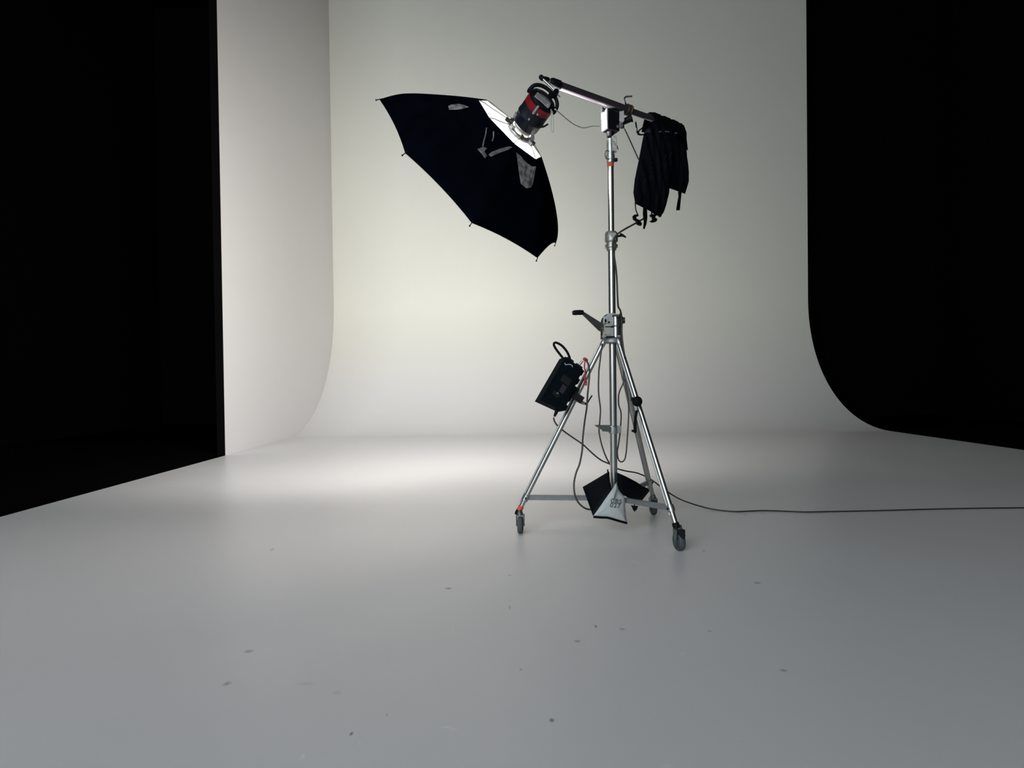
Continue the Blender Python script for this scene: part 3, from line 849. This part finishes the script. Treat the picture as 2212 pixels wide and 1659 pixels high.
# red cord knotted by the pack
pts = ap([(1265, 833), (1262.5, 818), (1265, 806), (1262.5, 793), (1263.5, 780), (1260.5, 776), (1262, 773.5), (1266, 774.5), (1270, 779)], YG - .085)
bm = tube(bmesh.new(), pts, .0045, 8, 6)
for (px, py, r) in ((1264.5, 803, .009), (1264, 817, .010), (1264.5, 826, .008)): lathe(bm, at(px, py, YG - .088), Z, [(0, -r), (r * .8, -r * .5), (r, 0), (r * .8, r * .5), (0, r)], 10)
tube(bm, ap([(1266, 815), (1267.5, 825), (1267, 833)], YG - .088), .0035, 8, 4)
tag(link('red_cord', bm, M['cordred']), 'short knotted red cord hanging beside the battery pack', 'cord')

# black ball tie on the far legs
YT = 3.62
pb_ = at(1376.5, 867, YT)
tie = thing('ball_tie', 'black round ball tie with dangling strap on the chrome stand legs', 'ball tie', pb_)
bm = lathe(bmesh.new(), pb_, V((.2, -1, .1)), [(0, -.03)] + [(.034 * math.sin(PI * k / 12), -.030 * math.cos(PI * k / 12)) for k in range(1, 12)] + [(0, .03)], 24)
box(bm, at(1367, 862, YT + .005), X, Y, Z, .022, .03, .022)
link('ball', bm, M['rubber'], tie)
link('hanging_strap', prism(ap([(1374, 884), (1378, 886), (1376, 897), (1375, 910), (1374.5, 934), (1372, 936), (1364.5, 932), (1364.5, 929), (1369, 928), (1369.5, 912), (1371, 898)], YT), V((.3, -1, 0)), .008), M['rubber'], tie)
link('strap_end', tube(bmesh.new(), [at(1374.5, 876, YT), at(1374.5, 886, YT)], .007, 8), M['white'], tie)

# ------------------------------------------------------------ sandbag on the foot of the column
YS = 3.86
sand = thing('sandbag', 'navy and white vinyl sandbag with marker lettering hung on the stand foot', 'sandbag', V((PX, YP, zc(1090))))
# dark pocket: silhouette corners, with the ridge nearest to the viewer
A_ = at(1316, 1018, YS + .03); Bc = at(1258.5, 1052, YS + .04); Cc = at(1281, 1115, YS - .12)
Dd = at(1322, 1058, YS - .085); Ee = at(1318, 1040, YS - .03)
bm = pillow([A_, Bc, Cc, Dd, Ee], .016, .030, V((-.6, -1, .3)), rings=8, pts_per=8, shape=.4)
dp = link('dark_pocket', bm, M['bluebag'], sand); dp['label'] = 'navy pocket face'
wt = [at(1331, 1043, YS - .07), at(1323, 1056, YS - .09), at(1305, 1081, YS - .11), at(1285, 1111, YS - .122), at(1283, 1115, YS - .12), at(1312, 1116.5, YS - .115), at(1332, 1122, YS - .10), at(1352, 1127.5, YS - .08), at(1349, 1100, YS - .07), at(1349, 1074, YS - .065), at(1340, 1064, YS - .066), at(1335, 1055, YS - .066)]
bm = pillow(wt, .030, .06, V((.12, -1, .12)), rings=10, pts_per=6, shape=.6, wob=.006)
wp = link('white_pocket', bm, M['canvas'], sand); wp['label'] = 'white pocket with lettering'
pipe = [at(1282, 1116.5, YS - .122), at(1300, 1118, YS - .12), at(1313, 1118.5, YS - .117), at(1334, 1124.5, YS - .10), at(1354, 1130, YS - .08)]
link('piping', tube(bmesh.new(), pipe, .0080, 8, 5), M['bluebag'], sand)
link('piping', tube(bmesh.new(), [at(1349.5, 1074, YS - .067), at(1350, 1100, YS - .07), at(1353, 1128, YS - .08)], .0035, 8, 5), M['silverdark'], sand)
rt = [at(1332, 1020, YS + .02), at(1352, 1029, YS + .03), at(1375, 1041, YS + .06), at(1388, 1050, YS + .07), at(1400, 1055, YS + .09), at(1403, 1061, YS + .09), at(1395, 1071, YS + .07), at(1386, 1082, YS + .04), at(1363, 1080, YS - .01), at(1346, 1068, YS - .045), at(1336, 1060, YS - .06), at(1333, 1044, YS - .03)]
bm = pillow(rt, .045, .03, V((-.05, -1, .35)), rings=10, pts_per=6, shape=.55, wob=.004)
rp = link('dark_pocket', bm, M['bluebag'], sand); rp['label'] = 'navy pocket folded over the brace'
link('hanging_loop', tube(bmesh.new(), [at(1333, 1042, YS - .06), at(1330, 1050, YS - .075), at(1331, 1060, YS - .10), at(1327, 1075, YS - .13), at(1325, 1084, YS - .137)], .004, 8, 5, True, .5), M['silverdark'], sand)
link('hanging_loop', tube(bmesh.new(), [at(1313, 1014, YS + .0), at(1313, 1019, YS + .0), at(1316, 1024, YS + .0)], .005, 8, 4), M['bluebag'], sand)
link('strap_end', prism(ap([(1363, 1091), (1370, 1093), (1378, 1093), (1375, 1101), (1370, 1105), (1368, 1102)], YS - .05), Y, .012), M['rubber'], sand)
link('strap_end', tube(bmesh.new(), ap([(1370, 1084), (1370.5, 1093)], YS - .05), .004, 8), M['rubber'], sand)


def lettering(txt, c, right, up, size, parent, name='lettering', lift=None):
    cu = bpy.data.curves.new('t', 'FONT'); cu.body = txt; cu.size = size; cu.align_x = 'CENTER'; cu.align_y = 'CENTER'; cu.extrude = .0006; cu.space_character = 1.15; cu.offset = .0008
    ob = bpy.data.objects.new('t', cu); C.objects.link(ob)
    dg = bpy.context.evaluated_depsgraph_get(); dg.update()
    me = bpy.data.meshes.new_from_object(ob.evaluated_get(dg))
    bpy.data.objects.remove(ob); bpy.data.curves.remove(cu)
    bm = bmesh.new(); bm.from_mesh(me); bpy.data.meshes.remove(me)
    nn_ = right.cross(up).normalized()
    for v in bm.verts:
        p_ = c + right * v.co.x + up * v.co.y
        if lift: p_ = lift(p_)
        v.co = p_ + nn_ * v.co.z
    return link(name, bm, M['ink'], parent, smooth=False)


wv = [V(v.co) + ROOT[sand.name] for v in wp.data.vertices]
bvh = BVHTree.FromPolygons(wv, [list(p_.vertices) for p_ in wp.data.polygons])


def onto_white(p_):
    d = (p_ - CAM).normalized()
    hit = bvh.ray_cast(CAM, d)
    return hit[0] - d * .0015 if hit[0] is not None else p_


tr = V((1, .05, -.12)).normalized(); tu = V((.10, 0, 1)).normalized()
lettering('CBS', at(1331, 1083, YS - .13), tr, tu, .041, wp, lift=onto_white)
lettering('027', at(1329, 1092.5, YS - .13), tr, tu, .043, wp, lift=onto_white)

# ------------------------------------------------------------ cables


def cable(name, pts, r, m, label, cat='cable', sm=8):
    return tag(link(name, tube(bmesh.new(), pts, r, 10, sm), M[m]), label, cat)


cable('sync_lead', [at(1199, 236, 3.38), at(1210, 245, 3.48), at(1224, 257, 3.60), at(1240, 269, 3.7), at(1256, 275.5, 3.76), at(1266, 275.5, 3.79), at(1280, 272.5, 3.82), at(1297, 273, 3.84)], .0036, 'lead', 'thin pale lead sagging between the flash head and the boom tilt head', 'cable')
cable('control_cable', [at(1348, 277, 3.84), at(1356, 293, 3.88), at(1368, 319, 3.91), at(1379.5, 344.5, 3.93)], .0045, 'cable', 'short black cable running from the boom tilt head down to the black bag', 'cable')
hx_ = PX
cable('riser_cable', [at(1396, 468.5, boom_y(1396) - .075), at(1384, 476, boom_y(1384) - .065), at(1368, 485, 3.9), at(1348, 496, 3.84), at(1336, 504, 3.83), at(1328, 512, 3.835), at(1324, 523, 3.84), at(1324, 535, 3.845), at(1327, 556, 3.86), at(1330.5, 580, 3.875), at(1332.5, 605, 3.885), at(1334, 640, 3.88), at(1335.5, 662, 3.86), at(1340, 671, 3.825), at(1343, 690, 3.775), at(1343, 720, 3.765), at(1346, 750, 3.75), at(1350, 775, 3.715)], .0062, 'cable', 'black cable running down beside the upper column from the black bag', 'cable')
cable('head_cable', [at(1261, 777.3, YG - .06), at(1265, 778, YG - .062), at(1270, 785, YG - .075), at(1273, 800, YG - .10), at(1272.5, 820, YG - .11), at(1269.5, 850, YG - .115), at(1267.5, 880, YG - .10), at(1263, 910, YG - .06), at(1259, 946, YG - .05), at(1257.5, 973, YG - .05), at(1252, 1002, YG - .05), at(1245, 1020, YG - .05), at(1240, 1043, YG - .06), at(1241, 1065, YG - .07), at(1247, 1082, YG - .07), at(1259, 1095, YG - .06), at(1273, 1100.5, YG - .02), at(1290, 1098, YG + .04)], .0062, 'cablegrey', 'thick brownish cable looping from the battery pack down to the sandbag', 'cable')
fl0 = [(1196.2, 903), (1197, 908), (1202, 917), (1210, 924), (1220, 933), (1240, 947), (1259, 960), (1275, 975), (1290, 988), (1302, 996), (1316, 1002)]
pp = [at(a, b, y_) for (a, b), y_ in zip(fl0, (3.80, 3.84, 3.93, 3.985, 3.99, 3.99, 3.99, 3.99, 3.99, 3.995, 4.0))]
pp += [at(1333, 1012, 4.06), at(1348, 1016.5, 4.16), at(1361, 1019, 4.26), at(1375, 1021.5, 4.36), at(1392, 1028, 4.44), at(1406, 1035.5, 4.46), at(1424, 1049, 4.47), at(1440, 1061, 4.47), at(1466, 1077, 4.48)]
gp = [on_floor(a, b, .006) for (a, b) in ((1549, 1101.5), (1587, 1105), (1620, 1104), (1654, 1103), (1700, 1104.5), (1740, 1106), (1800, 1105), (1900, 1103), (2050, 1099), (2230, 1097), (2420, 1099), (2640, 1094))]
pp += [at(1490, 1086.5, 4.47), at(1518, 1095, 4.52)] + gp
cable('power_cable', pp, .0055, 'cable', 'long black power cable leaving the battery pack and trailing along the floor', 'cable')
cable('column_cable', [at(1301, 743, 3.84), at(1299, 757, 3.82), at(1295.5, 785, 3.82), at(1293.5, 805, 3.83), at(1293, 847, 3.83), at(1297, 883, 3.83), at(1296, 905, 3.83), at(1294, 930, 3.90), at(1295.5, 942, 3.90), at(1299, 958, 3.90), at(1305, 977, 3.91), at(1312, 993, 3.925), at(1321, 1008, 3.955)], .0055, 'cablegrey', 'brown-grey cable hanging between the battery leg and the base column', 'cable')
cable('spare_cable', [at(1347, 800, 3.965), at(1347.5, 815, 3.965), at(1346, 828, 3.965), at(1339.5, 842, 3.965), at(1336.3, 855, 3.965), at(1336.5, 874, 3.965), at(1340.5, 887, 3.965), at(1341.8, 898, 3.965), at(1341, 915, 3.965), at(1339.2, 937, 3.965), at(1336, 960, 3.965), at(1333.5, 975, 3.965), at(1335, 990, 3.965), at(1339, 996.5, 3.965), at(1344, 997.5, 3.965), at(1349.5, 992, 3.965), at(1352.5, 978, 3.965), at(1354, 960, 3.965), at(1356.5, 925, 3.965), at(1358, 890, 3.965), at(1357, 865, 3.965), at(1353.5, 845, 3.965), at(1350, 820, 3.965)], .0052, 'cablegrey', 'grey cable hanging in a long loop beside the base column and rear leg', 'cable')

# ------------------------------------------------------------ light
def area(name, loc, direc, size, power, col, shape='DISK', size_y=None, spread=None):
    ld = bpy.data.lights.new(name, 'AREA'); ld.shape = shape; ld.size = size
    if size_y: ld.size_y = size_y
    ld.energy = power; ld.color = col
    if spread: ld.spread = spread
    o = bpy.data.objects.new(name, ld); C.objects.link(o)
    o.location = loc; o.rotation_euler = V(direc).to_track_quat('-Z', 'Y').to_euler()
    return o


def spot(name, loc, aim, power, deg, blend, soft, col):
    ld = bpy.data.lights.new(name, 'SPOT'); ld.energy = power; ld.shadow_soft_size = soft; ld.color = col
    ld.spot_size = math.radians(deg); ld.spot_blend = blend
    o = bpy.data.objects.new(name, ld); C.objects.link(o); o.location = loc
    o.rotation_euler = (V(aim) - V(loc)).to_track_quat('-Z', 'Y').to_euler()
    return o


WARM = (1, .962, .925)
mouth = CO + n_ * .05                            # extra spots added in the softbox mouth to brighten walls and floor
spot('added_spot_wide', mouth, (-2.2, 13.3, 2.3), 370, 144, 1, .35, WARM)
spot('added_spot_side', mouth, (-4.2, 11, 2.2), 850, 112, 1, .35, WARM)
spot('added_spot_back', mouth, (-1, 13.3, 2), 60, 110, 1, .35, WARM)
spot('added_spot_high', mouth, (2.5, 13.3, 3.2), 720, 122, 1, .35, WARM)
area('softbox_front_lamp', CO - n_ * .06, V((-.62, .77, -.15)), 1.15, 33, (1, .915, .85))
pd = bpy.data.lights.new('flash_lamp', 'POINT'); pd.energy = 7; pd.shadow_soft_size = .04; pd.color = (1, .95, .91)
po = bpy.data.objects.new('flash_lamp', pd); C.objects.link(po); po.location = apex + n_ * .04
spot('added_boom_spot', apex + V((.34, .89, .30)) * .17, apex + V((.34, .89, .30)) * .17 + V((.56, .04, .45)), 620, 80, .5, .04, (1, .95, .92))  # extra spot added at the rear opening to brighten the boom's underside
area('window_light', (-3.5, -7.5, 5.0), V((6.0, 14, -1.0)), 11, 1330, (.88, .95, 1.0), 'RECTANGLE', 6)

w = bpy.data.worlds.new('world'); bpy.context.scene.world = w; w.use_nodes = True
w.node_tree.nodes['Background'].inputs[0].default_value = (.0, .0, .0, 1)
w.node_tree.nodes['Background'].inputs[1].default_value = 0.0
sc = bpy.context.scene
sc.view_settings.view_transform = 'Standard'
sc.view_settings.look = 'None'
sc.cycles.max_bounces = 8
sc.cycles.diffuse_bounces = 5
